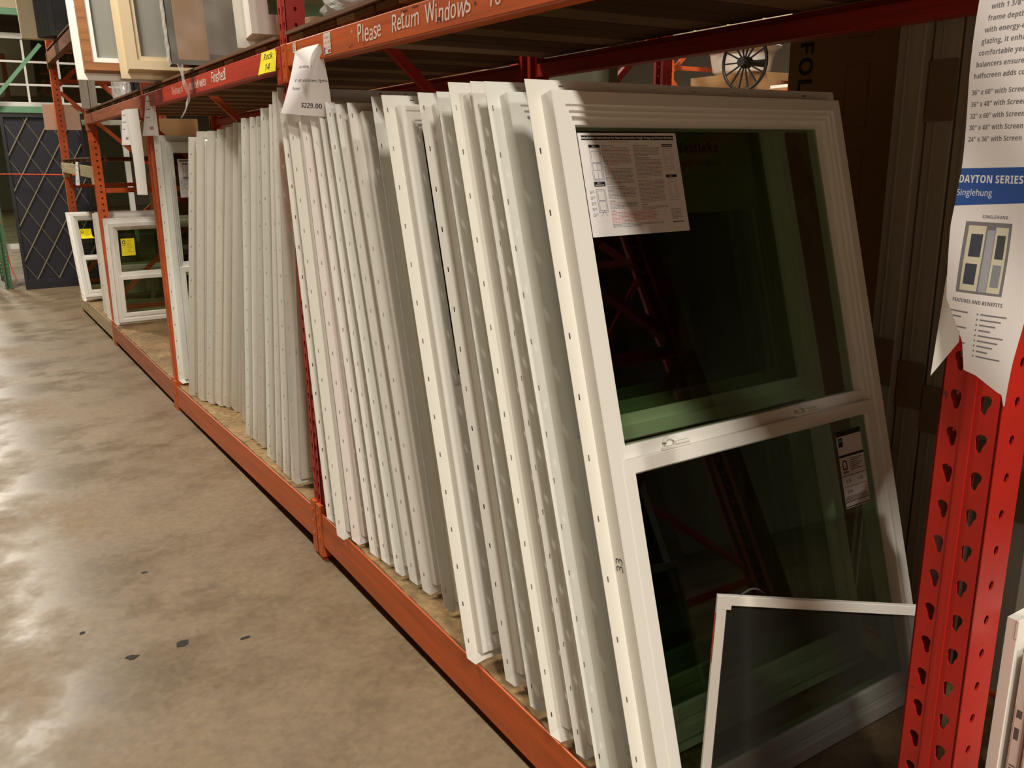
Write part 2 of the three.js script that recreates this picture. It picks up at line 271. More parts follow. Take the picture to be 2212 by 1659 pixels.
// decks: bottom sheets of board and upper decks of separate boards
function bottomDeck(za, zb, ya, yb, label, mat = M.osb) {
  const n = 60, zl = za + 0.045, zh = zb - 0.045;
  const g = new THREE.BoxGeometry(DEPTH - 0.012, 0.018, zh - zl, 1, 1, n).translate(DEPTH / 2, -0.012, (zl + zh) / 2), p = g.attributes.position;
  for (let i = 0; i < p.count; i++) if (p.getX(i) < 0.3) { const k = Math.round((p.getZ(i) - zl) / (zh - zl) * n); p.setX(i, p.getX(i) + (N4[(k * 37 + Math.round(za * 10 + 90) * 512) % 262144] - 0.35) * 0.022 - (p.getY(i) > -0.01 ? 0 : 0.004)); }
  const uv = g.attributes.uv; for (let i = 0; i < p.count; i++) uv.setXY(i, p.getX(i) * 0.9, p.getZ(i) * 0.9);
  solo('deck_board', sloped(g, za, ya, zb, yb), mat, label, 'shelf board', 'bottom shelf boards');
}
bottomDeck(Z.B, Z.A, 0.196, 0.140, 'rough chipboard bottom shelf under the nearest leaning windows');
bottomDeck(Z.C, Z.B, 0.166, 0.196, 'rough chipboard bottom shelf under the middle row of windows');
bottomDeck(Z.D, Z.C, 0.182, 0.172, 'chipboard bottom shelf under the small stickered window');
bottomDeck(Z.E, Z.D, 0.178, 0.182, 'chipboard bottom shelf at the far end of the rack');
bottomDeck(Z.A, Z.F, 0.150, 0.150, 'chipboard bottom shelf of the bay nearest the viewer');
function upperDeck(za, zb, y, label) {
  const t = thing('shelf_deck', label, 'shelf', [0, y, 0], 'upper decks of boards');
  const zl = za + 0.05, n = Math.round((zb - za - 0.1) / 0.142), w = (zb - za - 0.1) / n;
  const proto = rbox(DEPTH - 0.004, 0.020, w - 0.012, 0, 0, 0, 0.003);
  for (let i = 0; i < n; i++) { const b = part('plank', proto, i % 3 ? M.woodDark : M.wood, t); b.position.set(DEPTH / 2, 0.0112, zl + w * (i + 0.5)); b.rotation.y = rr(-0.004, 0.004); }
  part('top_sheet', span(-0.010, DEPTH, 0.0235, 0.0345, za + 0.048, zb - 0.048), M.woodDark, t);
}
upperDeck(Z.B, Z.A, 1.928, 'dark plank shelf overhead above the nearest leaning windows');
upperDeck(Z.C, Z.B, 1.926, 'plank shelf carrying the wrapped windows above the middle row');
upperDeck(Z.D, Z.C, 1.930, 'plank shelf carrying the small grey frame near the far end');
upperDeck(Z.E, Z.D, 1.560, 'plank shelf on the cream middle beam');
upperDeck(Z.E, Z.D, 2.620, 'plank shelf on the brown top beam');
upperDeck(Z.A, Z.F, 1.940, 'plank shelf above the bay nearest the viewer');
solo('wood_strip', rspan(0.01, 0.85, 0.196, 0.232, 0.17, 0.235, 0.003), M.wood, 'short wooden strip under the window beside the red rack frame', 'wood strip');

// ---------------------------------------------------------------- windows
const FIN = 0.034;
const finCache = new Map();
function finGeo(W, H, pitch, bend = 0.02) {
  const key = [W, H, pitch, bend].join(); if (finCache.has(key)) return finCache.get(key);
  const f = FIN, Wt = W + 2 * f, Ht = H + 2 * f, v2 = (x, y) => new THREE.Vector2(x, y);
  const s = new THREE.Shape([v2(0, f * (bend > 0 ? 0.7 : 1)), v2(0, Ht), v2(Wt, Ht), v2(Wt, f * (bend > 0 ? 0.7 : 1)), v2(Wt - f, f), v2(Wt - f, Ht - f), v2(f, Ht - f), v2(f, f)]);
  for (let y = 0.07; y < Ht - 0.02; y += pitch) { s.holes.push(sq(f * 0.36, y, 0.0018, 0.0065)); s.holes.push(sq(Wt - f * 0.36, y, 0.0018, 0.0065)); }
  for (let x = 0.09; x < Wt - 0.06; x += pitch) s.holes.push(sq(x, Ht - f * 0.36, 0.0065, 0.0018));
  const flat = new THREE.ExtrudeGeometry(s, { depth: 0.0014, bevelEnabled: false });
  const b = bend, L = V(0, f * (bend > 0 ? 0.7 : 1), 0.0007), I = V(f, f, 0.0007), T = b > 0 ? V(f * 0.62, 0, b * 0.3) : V(f * 0.8, f * 0.98, b * 0.5), Bq = b > 0 ? V(f * 1.35, f * 0.36, b * 1.35) : V(f * 1.6, f * 0.98, b);
  const mir = (p) => V(Wt - p.x, p.y, p.z);
  const flap = tris([[L, T, I], [T, Bq, I], [mir(L), mir(I), mir(T)], [mir(T), mir(I), mir(Bq)], [I, Bq, mir(Bq), mir(I)]]);
  const g = mergeGeometries([flat, flap].map((q) => { for (const k of Object.keys(q.attributes)) if (!['position', 'normal', 'uv'].includes(k)) q.deleteAttribute(k); return q; }));
  finCache.set(key, g); return g;
}
function sashLock(parent, x, y, z, mat) {
  const t = part('sash_lock', [rbox(0.075, 0.008, 0.022, 0, 0.004, 0), new THREE.TorusGeometry(0.020, 0.005, 6, 14, Math.PI * 0.85).rotateX(-0.5).translate(-0.012, 0.006, 0.006), rbox(0.040, 0.008, 0.012, 0.014, 0.011, 0.008)], mat, parent);
  t.position.set(x, y, z); return t;
}
// a single-hung window: origin at its lower left fin corner, x across, y up, z to the room side
function singleHung(o) {
  const { W, H, D = 0.036, B = 0.009, split = 0.507, mat = M.vinyl, pitch = 0.105, bend = 0.02, glass = M.glass, fin = true, face = 0.029 } = o;
  const t = thing(o.name || 'vinyl_window', o.label, 'window', o.pos, o.group), f = FIN;
  t.rotation.order = 'YXZ'; t.rotation.x = -(o.lean || 0) * Math.PI / 180; t.rotation.y = (o.turn || 0) * Math.PI / 180;
  if (fin) part('nailing_fin', finGeo(W, H, pitch, bend), mat, t);
  const s = D / 0.041;
  part('frame', ring(W, H, [[0, -B], [0, D - 0.002], [0.002, D], [face, D], [face + 0.002, D - 0.006 * s], [0.040, D - 0.006 * s], [0.042, D - 0.013 * s], [0.050, D - 0.013 * s], [0.052, D - 0.024 * s], [0.064, D - 0.024 * s], [0.066, 0.003], [0.066, -B]], f, f), mat, t);
  const ym = f + H * split, gx0 = f + 0.064, gx1 = f + W - 0.064;
  part('glass_pane', span(gx0, gx1, ym - 0.01, f + H - 0.064, 0.0035, 0.0065), glass, t);
  part('meeting_rail', rspan(f + 0.050, f + W - 0.050, ym - 0.032, ym + 0.004, -B + 0.001, D - 0.021 * s, 0.002), mat, t);
  const sw = W - 0.070, sh = ym - 0.024 - (f + 0.046), sx = f + 0.035, sy = f + 0.046, z1 = D - 0.004, z0 = D - 0.02;
  const sash = part('sash', ring(sw, sh, [[0, z0], [0, z1 - 0.002], [0.002, z1], [0.030, z1], [0.034, z1 - 0.007], [0.034, z0]], sx, sy), mat, t);
  part('glass_pane', span(sx + 0.032, sx + sw - 0.032, sy + 0.032, sy + sh - 0.032, z0 + 0.003, z0 + 0.006), glass, sash);
  if (o.locks !== false) for (const k of [0.19, 0.70]) sashLock(sash, sx + sw * k, sy + sh, z1 - 0.012, mat);
  return t;
}
const ORD = ['first', 'second', 'third', 'fourth', 'fifth', 'sixth', 'seventh', 'eighth', 'ninth', 'tenth', 'eleventh', 'twelfth', 'thirteenth', 'fourteenth', 'fifteenth', 'sixteenth'];
// [x, y, z of the lower left corner, lean in degrees, overall height] front to back
const STACK = [
  [-0.030, 0.124, 1.958, 15.5, 1.626], [-0.020, 0.163, 1.790, 16.1, 1.60], [-0.011, 0.164, 1.696, 15.4, 1.60], [-0.025, 0.166, 1.610, 15.2, 1.60],
  [-0.003, 0.168, 1.491, 14.7, 1.58], [0.003, 0.171, 1.366, 14.3, 1.58], [-0.033, 0.173, 1.222, 14.3, 1.58], [0.045, 0.178, 0.944, 13.0, 1.58],
  [0.038, 0.180, 0.813, 14.5, 1.58], [0.032, 0.182, 0.732, 14.7, 1.58], [0.018, 0.183, 0.653, 13.6, 1.58], [0.014, 0.185, 0.552, 12.0, 1.58],
  [0.004, 0.186, 0.478, 11.5, 1.52], [-0.012, 0.189, 0.352, 8.6, 1.52], [-0.042, 0.190, 0.284, 7.8, 1.52], [-0.050, 0.234, 0.212, 7.0, 1.49],
  [0.000, 0.191, -0.344, -7.6, 1.61], [0.004, 0.189, -0.465, -9.5, 1.61], [0.012, 0.188, -0.587, -11.4, 1.58], [0.016, 0.186, -0.734, -12.4, 1.58],
  [0.040, 0.183, -0.959, -15.6, 1.58], [0.040, 0.183, -1.041, -15.3, 1.58], [0.035, 0.181, -1.144, -15.0, 1.58], [0.090, 0.178, -1.404, -15.7, 1.58],
  [0.120, 0.175, -1.600, -18.8, 1.61], [0.110, 0.175, -1.690, -20.0, 1.63], [0.090, 0.174, -1.792, -21.7, 1.63], [0.065, 0.173, -1.872, -22.4, 1.63],
  [0.035, 0.172, -1.945, -22.8, 1.63], [0.012, 0.170, -2.053, -22.6, 1.63], [-0.005, 0.168, -2.209, -24.5, 1.63], [0.008, 0.168, -2.533, -3.0, 1.52],
];
const WIN = STACK.map(([x, y0, z, a, h], i) => {
  const y = y0 + (i > 15 ? 0.009 : 0.002);
  const near = i < 16, k = near ? i : i - 16;
  const label = i === 0 ? 'big white window facing the viewer with instruction sheet on dark green glass'
    : i === 31 ? 'upright white window right beside the orange frame, paper sheet on its glass'
    : i === 13 ? 'pinkish white ribbed window edge, third to the right of the red rack frame'
    : near ? `white window leaning in the near stack, ${ORD[k - 1]} behind the big front window`
    : `white window leaning in the middle bay, ${ORD[k]} to the left of the red rack frame`;
  return singleHung({ W: i === 0 ? 0.905 : 0.88, H: h - 2 * FIN, D: i === 0 ? 0.041 : 0.036, B: i === 0 ? 0.02 : 0.009, split: i === 0 ? 0.520 : 0.507, pitch: i === 0 ? 0.128 : 0.105, bend: i === 0 ? -0.03 : [0.02, 0.026, 0.016, 0.03][i % 4], locks: i === 0 || i === 31, face: i === 6 ? 0.016 : 0.029, mat: i === 13 ? M.vinylWarm : i % 3 === 1 ? M.vinylGreen : M.vinyl, pos: [x, y, z], lean: a, label, group: near ? 'windows leaning in the near bay' : 'windows leaning in the middle bay' });
});
// handwriting on the jambs
function jot(win, text, y, px, lean = 0.0) { const m = part('pen_mark', new THREE.PlaneGeometry(0.03, 0.085).rotateY(-Math.PI / 2), std({ transparent: true, roughness: 0.9, map: canvasTex(64, 180, (x) => { x.translate(46, 150); x.rotate(-Math.PI / 2 + lean); x.fillStyle = 'rgba(40,38,44,0.9)'; x.font = px + 'px sans-serif'; x.fillText(text, 0, 0); }, true) }), win); m.position.set(FIN - 0.0006, y, 0.021); return m; }
jot(WIN[0], '33', 0.62, 62, 0.1); jot(WIN[16], '51', 0.62, 44); jot(WIN[9], '42', 0.80, 40); jot(WIN[29], '11', 0.78, 40);

// printed sheets on the glass
function instructionTex(full) {
  return canvasTex(1024, 1024 * 0.79 | 0, (x, w, h) => {
    x.fillStyle = '#f3f0f2'; x.fillRect(0, 0, w, h); x.fillStyle = '#14101a'; x.fillRect(30, 20, w - 60, 36);
    x.fillStyle = '#fff'; x.font = 'bold 25px sans-serif'; x.textAlign = 'center'; x.fillText('Installation Instructions for New Construction Single Hung and Picture Windows', w / 2, 47); x.textAlign = 'left';
    let s = 5; const r = () => { s = (s * 16807) % 2147483647; return s / 2147483647; };
    const lines = (X, Y, W, n, red = 0.15, st = 11) => { for (let i = 0; i < n; i++) { let a = X; const e = X + W * (i === n - 1 ? 0.5 : 0.9 + r() * 0.1); while (a < e) { const b = 8 + r() * 24; x.fillStyle = r() < red ? 'rgba(196,60,60,0.6)' : 'rgba(70,66,74,0.62)'; x.fillRect(a, Y + i * st, Math.min(b, e - a), 5); a += b + 5; } } };
    const head = (X, Y, t) => { x.fillStyle = '#3a2f36'; x.font = 'bold 15px sans-serif'; x.fillText(t, X, Y); };
    lines(300, 66, 400, 1, 1);
    x.fillStyle = '#14101a'; x.fillRect(90, 92, 110, 22); x.fillRect(90, 380, 110, 38); x.fillRect(850, 90, 118, 22); x.fillRect(850, 340, 118, 22);
    x.fillStyle = '#fff'; x.font = 'bold 14px sans-serif'; x.fillText('FIG. 1', 122, 109); x.fillText('FIG. 2', 122, 396); x.fillText('NAILING FIN', 100, 412); x.fillText('ROUGH OPENING', 852, 107); x.fillText('FIG. 3', 880, 357);
    x.strokeStyle = '#5c5a70'; x.lineWidth = 3; x.strokeRect(92, 118, 106, 250); x.strokeRect(104, 146, 82, 84); x.strokeRect(104, 240, 82, 120); x.beginPath(); x.moveTo(145, 240); x.lineTo(145, 360); x.moveTo(104, 290); x.lineTo(186, 290); x.stroke();
    x.strokeRect(100, 440, 88, 180); x.strokeRect(112, 452, 66, 74); x.strokeRect(112, 532, 66, 74); x.beginPath(); x.moveTo(120, 650); x.lineTo(150, 610); x.lineTo(180, 650); x.stroke();
    for (let i = 0; i < 5; i++) lines(36, 450 + i * 44, 48, 3, 0, 9);
    x.lineWidth = 2; x.strokeRect(862, 124, 90, 170); x.strokeRect(880, 142, 54, 60); x.strokeRect(880, 214, 54, 60); x.strokeRect(866, 376, 90, 170); x.strokeRect(886, 396, 50, 130);
    head(215, 106, 'Window Locating'); lines(215, 114, 300, 13, 0.35); head(215, 272, 'Notes:'); lines(215, 280, 300, 12); head(215, 428, 'Setting Order & Placement'); lines(215, 436, 300, 8); head(215, 540, 'Flashing'); lines(215, 548, 300, 5); head(215, 618, 'Caution'); lines(215, 626, 500, 8, 0.9); lines(215, 716, 560, 3, 0.05);
    head(540, 106, 'Installation Procedure'); lines(540, 114, 290, 7); head(540, 204, 'Fastening & Shimming'); lines(540, 212, 290, 14); lines(540, 378, 290, 17); head(540, 580, 'Finishing'); lines(540, 588, 290, 3);
    lines(850, 620, 120, 8, 0); x.fillStyle = '#55505a'; x.fillRect(850, 722, 126, 9);
  });
}
const instr = instructionTex();
function glassSheet(win, name, x0, x1, y0, y1, z, tex, label) { const m = part(name, span(x0, x1, y0, y1, z, z + 0.0004), [0, 1, 2, 3].map(() => M.paper).concat([std({ map: tex, roughness: 0.6 }), M.paper]), win); if (label) m.userData.label = label; return m; }
const H0 = STACK[0][4];
glassSheet(WIN[0], 'instruction_sheet', 0.108, 0.386, H0 - 0.334, H0 - 0.112, 0.0068, instr, 'white sheet of installation instructions');
glassSheet(WIN[31], 'instruction_sheet', 0.12, 0.40, STACK[31][4] - 0.36, STACK[31][4] - 0.135, 0.0068, instr, 'white sheet of installation instructions');
const energyTex = canvasTex(256, 512, (x, w, h) => {
  x.fillStyle = '#ece8ea'; x.fillRect(0, 0, w, h); x.fillStyle = '#191418'; x.fillRect(0, 0, w, 34); x.fillRect(12, 44, 46, 60); x.fillRect(0, 158, w, 16); x.fillStyle = '#4c9bb0'; x.fillRect(18, 52, 32, 22);
  x.strokeStyle = '#191418'; x.lineWidth = 9; x.beginPath(); x.arc(48, 216, 19, Math.PI, 0); x.lineTo(67, 254); x.lineTo(29, 254); x.closePath(); x.stroke();
  x.fillStyle = 'rgba(60,54,60,0.8)'; for (let i = 0; i < 7; i++) x.fillRect(100, 190 + i * 12, 130 - (i % 3) * 22, 5); x.fillRect(24, 268, 54, 12); x.fillRect(8, 296, 240, 5); x.fillRect(8, 370, 240, 4);
  x.font = 'bold 26px sans-serif'; x.fillText('0.29', 40, 346); x.fillText('0.22', 160, 346); x.fillText('0.45', 40, 416); for (let i = 0; i < 4; i++) x.fillRect(10, 436 + i * 9, 232, 4); x.fillStyle = '#191418'; x.fillRect(0, 470, w, 4); x.fillRect(0, 500, w, 6);
});
glassSheet(WIN[0], 'energy_label', 0.750, 0.846, H0 - 1.062, H0 - 0.868, 0.0280, energyTex, 'narrow white rating label');
// the maker's film label on the glass of the window right behind
glassSheet(WIN[1], 'maker_label', 0.48, 0.80, STACK[1][4] - 0.32, STACK[1][4] - 0.11, 0.0068, canvasTex(512, 340, (x, w, h) => { x.fillStyle = '#77805e'; x.fillRect(0, 0, w, h); x.fillStyle = '#1d241d'; x.font = 'bold 58px sans-serif'; x.fillText('Westlake', 70, 90); x.font = '38px sans-serif'; x.fillText('Royal Windows', 74, 146); }), 'translucent maker label');

// the windows in the two far bays
const far1 = singleHung({ W: 0.56, H: 0.93, label: 'small white window at the far end with a peeling yellow sticker', pos: [-0.055, 0.184, -6.58], lean: 29, split: 0.5, pitch: 0.2, locks: false, group: 'small windows in the far bays' });
const far3 = singleHung({ W: 0.60, H: 0.86, label: 'white window edge between the two yellow-stickered windows', pos: [0.01, 0.186, -5.62], lean: -4, split: 0.5, pitch: 0.2, locks: false, group: 'small windows in the far bays' });
const far4 = singleHung({ W: 0.60, H: 0.88, label: 'white window leaning just behind the orange post of the far bays', pos: [-0.012, 0.188, -5.27], lean: -3, split: 0.5, pitch: 0.2, locks: false, group: 'small windows in the far bays' });
const far2 = singleHung({ W: 0.80, H: 0.85, D: 0.05, label: 'small white window with a flat yellow sticker left of the orange post', pos: [-0.010, 0.192, -4.90], lean: -7, split: 0.5, pitch: 0.2, locks: false, group: 'small windows in the far bays' });
const yellowTex = canvasTex(128, 164, (x, w, h) => { x.fillStyle = '#f0e01e'; x.fillRect(0, 0, w, h); x.strokeStyle = '#2b2a18'; x.lineWidth = 6; x.beginPath(); x.arc(26, 30, 11, Math.PI, 0); x.lineTo(37, 48); x.lineTo(15, 48); x.closePath(); x.stroke(); x.fillStyle = '#6d6a1c'; x.fillRect(10, 58, 32, 5); x.fillStyle = 'rgba(90,86,20,0.5)'; for (let i = 0; i < 9; i++) x.fillRect(56, 16 + i * 14, 52 - (i % 4) * 9, 4); });
glassSheet(far2, 'yellow_sticker', 0.118, 0.225, 0.60, 0.745, 0.0068, yellowTex, 'flat yellow rating sticker');
{ const m = part('yellow_sticker', sheet((u, v) => V(0.10 + u * 0.11 + (v < 0.35 ? (0.35 - v) * 0.06 * u : 0), 0.665 + v * 0.135, 0.0072 + (v < 0.5 ? (0.5 - v) ** 2 * 0.22 : 0)), 6, 10), std({ map: yellowTex, roughness: 0.3 }), far1); m.userData.label = 'peeling yellow rating sticker'; }

// ---------------------------------------------------------------- insect screens
function screen(o) {
  const { W, H, t = 0.011, b = 0.019 } = o, g = thing('insect_screen', o.label, 'screen', o.pos, o.group);
  if (o.basis) g.quaternion.setFromRotationMatrix(new THREE.Matrix4().makeBasis(...o.basis)); else { g.rotation.order = 'YXZ'; g.rotation.y = o.turn || 0; g.rotation.x = o.lean || 0; }
  part('frame', ring(W, H, [[0, 0], [0, t - 0.001], [0.001, t], [b, t], [b, 0]]), o.mat || M.vinyl, g);
  for (const [x, y] of [[0, 0], [W - 0.028, 0], [0, H - 0.028], [W - 0.028, H - 0.028]]) part('corner_key', rspan(x - 0.0006, x + 0.0286, y - 0.0006, y + 0.0286, t - 0.004, t + 0.0006, 0.001).translate(0, 0, -0.0002), o.mat || M.vinyl, g);
  part('spline', ring(W - 2 * b + 0.004, H - 2 * b + 0.004, [[0, 0.002], [0, t * 0.6], [0.005, t * 0.6], [0.005, 0.002]], b - 0.002, b - 0.002), M.gasket, g);
  part('mesh', span(b, W - b, b, H - b, t * 0.30, t * 0.30 + 0.0006), M.mesh, g);
  return g;
}
{ // the screen leaning in front of the big window
  const ex = V(0.824, -0.06, 0.56).normalize(), ey = V(0.064, 0.985, -0.067); ey.addScaledVector(ex, -ey.dot(ex)).normalize(); const ez = V(0, 0, 0).crossVectors(ex, ey);
  const H = 0.50, tl = V(0.11, 0.698, 1.986), bl = tl.clone().addScaledVector(ey, -H);
  const s = screen({ W: 0.46, H, label: 'white framed insect screen leaning against the big front window', pos: bl.toArray(), basis: [ex, ey, ez] });
  const st = part('orange_sticker', new THREE.PlaneGeometry(0.009, 0.105).rotateY(-Math.PI / 2), std({ roughness: 0.7, map: canvasTex(32, 380, (x, w, h) => { x.fillStyle = '#ff5a1e'; x.fillRect(0, 0, w, h); x.fillStyle = '#7c2408'; for (let i = 0; i < 22; i++) x.fillRect(8, 12 + i * 17, 14 - (i % 3) * 4, 9 - (i % 2) * 4); }) }), s); st.position.set(-0.0008, H - 0.09, 0.0055); st.userData.label = 'bright orange sticker strip';
  part('pull_tab', sheet((u, v) => V(0.045 + u * 0.055, H + Math.sin(u * Math.PI) * 0.016 + 0.001, 0.002 + v * 0.008), 12, 1), M.filmClear, s);
}
// spare screens standing in the bay nearest the viewer
const barTex = canvasTex(64, 512, (x, w, h) => { x.fillStyle = '#efe8e2'; x.fillRect(0, 0, w, h); x.fillStyle = '#6c6460'; x.fillRect(8, 20, 40, 40); x.fillRect(8, 110, 36, 60); for (let i = 0; i < 9; i++) x.fillRect(8, 300 + i * 16, 44 - (i % 4) * 8, 8); });
[['white', 0.082, 2.541, 0.918, 0.0], ['white', 0.086, 2.566, 0.874, 0], ['cream', 0.080, 2.588, 0.868, 0.0], ['white', 0.090, 2.612, 0.86, 0], ['cream', 0.084, 2.636, 0.85, 0.0], ['white', 0.088, 2.66, 0.86, 0]].forEach(([c, x, z, h, l], i) => {
  const s = screen({ W: 0.62, H: h - 0.15, t: 0.016, b: 0.024, mat: c === 'cream' ? M.vinylWarm : M.vinyl, lean: -l, label: `${ORD[i]} spare window screen standing right of the red rack frame`, pos: [x, 0.152, z], group: 'spare screens standing in the near bay' });
  if (i > 0) { const b = part('barcode_label', new THREE.PlaneGeometry(0.012, 0.16).rotateY(-Math.PI / 2), std({ map: barTex, roughness: 0.7 }), s); b.position.set(-0.0008, h - 0.15 - 0.16, 0.008); }
  if (i % 2 === 0) part('pull_tab', tube([V(0.05, h - 0.15, 0.008), V(0.07, h - 0.12, 0.012), V(0.11, h - 0.115, 0.012), V(0.14, h - 0.148, 0.008)], 0.005, 16, 8), M.filmClear, s);
});

// ---------------------------------------------------------------- things on the upper shelf
const yS = 1.955;
function boxedWindow(o) {                                // a framed window: outer band, inner sash, pane; origin lower left
  const t = thing(o.name, o.label, 'window', o.pos, o.group); t.rotation.order = 'YXZ'; t.rotation.x = -(o.lean || 0) * Math.PI / 180; t.rotation.y = (o.turn || 0) * Math.PI / 180;
  let inset = 0; for (const [n, w, z0, z1, m] of o.rings) { part(n, ring(o.W - 2 * inset, o.H - 2 * inset, [[0, z0], [0, z1], [w, z1], [w, z0]], inset, inset), m, t); inset += w; }
  part('glass_pane', span(inset - 0.004, o.W - inset + 0.004, inset - 0.004, o.H - inset + 0.004, o.gz || 0.01, (o.gz || 0.01) + 0.004), o.glass || M.glassGrey, t);
  part('backing', span(0.03, o.W - 0.03, 0.03, o.H - 0.03, -0.012, -0.006), M.paper, t);
  return t;
}
boxedWindow({ name: 'wood_trimmed_window', label: 'window with brown wood jamb and white edge hanging over the upper shelf', W: 0.78, H: 0.95, pos: [-0.385, yS + 0.012, -2.215], lean: 9, rings: [['edge_band', 0.036, 0, 0.02, M.vinyl], ['jamb', 0.04, -0.01, 0.085, M.woodTrim], ['sash', 0.026, 0, 0.075, M.vinyl]], gz: 0.05 });
boxedWindow({ name: 'tan_vinyl_window', label: 'tan vinyl window hanging over the upper shelf beside the wrapped one', W: 0.72, H: 0.95, pos: [-0.20, yS + 0.012, -2.02], lean: 9, rings: [['nailing_fin', 0.034, 0, 0.004, M.tan], ['frame', 0.046, -0.01, 0.07, M.tan], ['sash', 0.022, 0, 0.06, M.tan]], gz: 0.03 });
{ // wrapped window
  const t = thing('wrapped_window', 'window with cardboard strip wrapped in clear plastic on the upper shelf', 'window', [-0.10, yS + 0.012, -1.33]); t.rotation.x = -0.13;
  part('frame', ring(0.78, 0.95, [[0, 0], [0, 0.06], [0.05, 0.06], [0.05, 0]]), M.black, t);
  part('cardboard_strip', rspan(0.03, 0.17, 0.02, 0.94, 0.055, 0.063, 0.002), M.card, t);
  part('glass_pane', span(0.04, 0.74, 0.04, 0.91, 0.03, 0.034), M.glassGrey, t);
  part('backing', span(0.04, 0.74, 0.04, 0.91, 0.0, 0.006), M.ironFlat, t);
  const lump = (u, v) => 0.0725 + 0.006 * Math.sin(u * 23 + v * 9) * Math.sin(v * 31 + u * 7);
  part('plastic_wrap', sheet((u, v) => V(-0.004 + u * 0.79, -0.004 + v * 0.955, lump(u, v)), 40, 40), M.filmClear, t);
  part('plastic_wrap', sheet((u, v) => V(-0.005 - 0.004 * Math.abs(Math.sin(v * 40)), v * 0.95, -0.004 + u * 0.07), 4, 40), M.film, t);
  const q = [V(0.03, 0.0, 0.06), V(0.04, -0.09, 0.075), V(0.05, -0.15, 0.06), V(0.035, -0.19, 0.06), V(0.01, -0.235, 0.04)];
  const c = new THREE.CatmullRomCurve3(q); part('loose_tail', sheet((u, v) => { const p = c.getPoint(1 - v), w = 0.022 * (0.25 + 0.75 * v) * (1 + 0.3 * Math.sin(v * 20)); return V(p.x + (u - 0.5) * w, p.y, p.z + 0.008 * Math.sin(u * 6 + v * 14)); }, 6, 30), M.film, t);
}
boxedWindow({ name: 'white_vinyl_window', label: 'white window with torn edge on the upper shelf left of the red post', W: 0.62, H: 0.95, pos: [-0.02, yS + 0.012, -0.50], lean: 7, rings: [['nailing_fin', 0.034, 0, 0.004, M.vinyl], ['frame', 0.05, -0.01, 0.09, M.vinyl], ['sash', 0.03, 0, 0.07, M.vinylWarm]], gz: 0.04, glass: M.glass });
function crumple(name, label, pos, sx, sy, sz, mat, s0) {
  const g = new THREE.IcosahedronGeometry(1, 5), p = g.attributes.position;
  for (let i = 0; i < p.count; i++) { const x = p.getX(i), y = p.getY(i), z = p.getZ(i); const k = 1 + 0.10 * Math.sin(x * 7 + s0) * Math.sin(z * 9 + y * 5 + s0) + 0.07 * Math.abs(Math.sin(x * 17 + y * 13 + s0 * 2)); p.setXYZ(i, x * sx * k, Math.max(y * sy * k, -sy * 0.72) + sy * 0.72, z * sz * k); }
  g.computeVertexNormals(); const m = solo(name, g, mat, label, 'bag'); m.position.set(...pos); return m;
}
crumple('plastic_bag', 'crumpled clear plastic bag on the upper shelf right of the red post', [0.09, yS + 0.012, 0.40], 0.085, 0.042, 0.15, M.film, 1.3);
{ const t = thing('wrapped_bundle', 'black bundle wrapped in clear plastic at the top edge of the shelf', 'bundle', [0.12, yS + 0.016, 0.80]); part('bundle_core', rspan(-0.09, 0.22, 0, 0.3, -0.14, 0.14, 0.02), M.black, t); part('plastic_wrap', sheet((u, v) => V(-0.097 + 0.005 * Math.sin(u * 30 + v * 12), v * 0.3, -0.15 + u * 0.3), 24, 16), M.filmClear, t); }
solo('wood_block', rspan(0.0, 0.05, yS + 0.005, yS + 0.028, 0.20, 0.25, 0.002), M.wood, 'small wood block at the shelf edge beside the plastic bag', 'wood block');
{ const t = thing('grey_frame_bundle', 'small grey ribbed frame standing on the faded shelf far left', 'frame', [-0.055, yS + 0.004, -4.78]); part('side', rspan(0, 0.055, 0, 0.6, 0, 0.07, 0.004), M.siding, t); part('side', rspan(0.058, 0.11, 0, 0.6, 0, 0.07, 0.004), M.siding, t); }
{ const t = thing('black_window', 'black window standing behind the small grey frame', 'window', [0.20, yS + 0.004, -4.3]); part('frame', ring(0.5, 0.5, [[0, 0], [0, 0.05], [0.05, 0.05], [0.05, 0]]), M.black, t); part('backing', span(0.04, 0.46, 0.04, 0.46, 0, 0.01), M.ironFlat, t); }
crumple('plastic_bag', 'small clear plastic bag on the faded shelf beside the black window', [0.08, yS + 0.006, -3.75], 0.06, 0.12, 0.06, M.film, 4.1);

// cartons filling the upper shelves above and behind the picture
[[0.36, 0.98, 0.62, -0.06 + 0.12, 0.93, 0x5a5a4a, 'olive carton on the upper shelf behind the plastic bag'], [0.20, 1.0, 0.9, 1.02, 1.68, 0x8a6a48, 'tall brown carton on the upper shelf past the black bundle'], [0.20, 1.0, 0.82, 1.72, 2.42, 0x80603e, 'brown carton on the upper shelf nearest the red post with paper'], [0.15, 1.0, 0.9, 2.6, 3.7, 0x8a6a48, 'long brown carton on the upper shelf of the bay nearest the viewer'], [0.15, 1.0, 0.8, 3.75, 4.9, 0x80603e, 'last brown carton on the upper shelf of the nearest bay'], [0.4, 1.0, 0.8, -1.90, -1.58, 0x7a6248, 'brown carton behind the tan vinyl window on the shelf']].forEach(([x0, x1, h, z0, z1, c, l]) => { const t = thing('carton', l, 'box', [x0, z0 > 2.5 ? 1.982 : 1.966, z0], 'cartons on the upper shelf'); part('carton_body', rspan(0, x1 - x0, 0, h, 0, z1 - z0, 0.006), std({ color: c, roughness: 0.9 }), t); part('tape', rspan((x1 - x0) / 2 - 0.025, (x1 - x0) / 2 + 0.025, h - 0.0004, h + 0.0006, 0.002, z1 - z0 - 0.002, 0.0002), M.tapeBrown, t); });
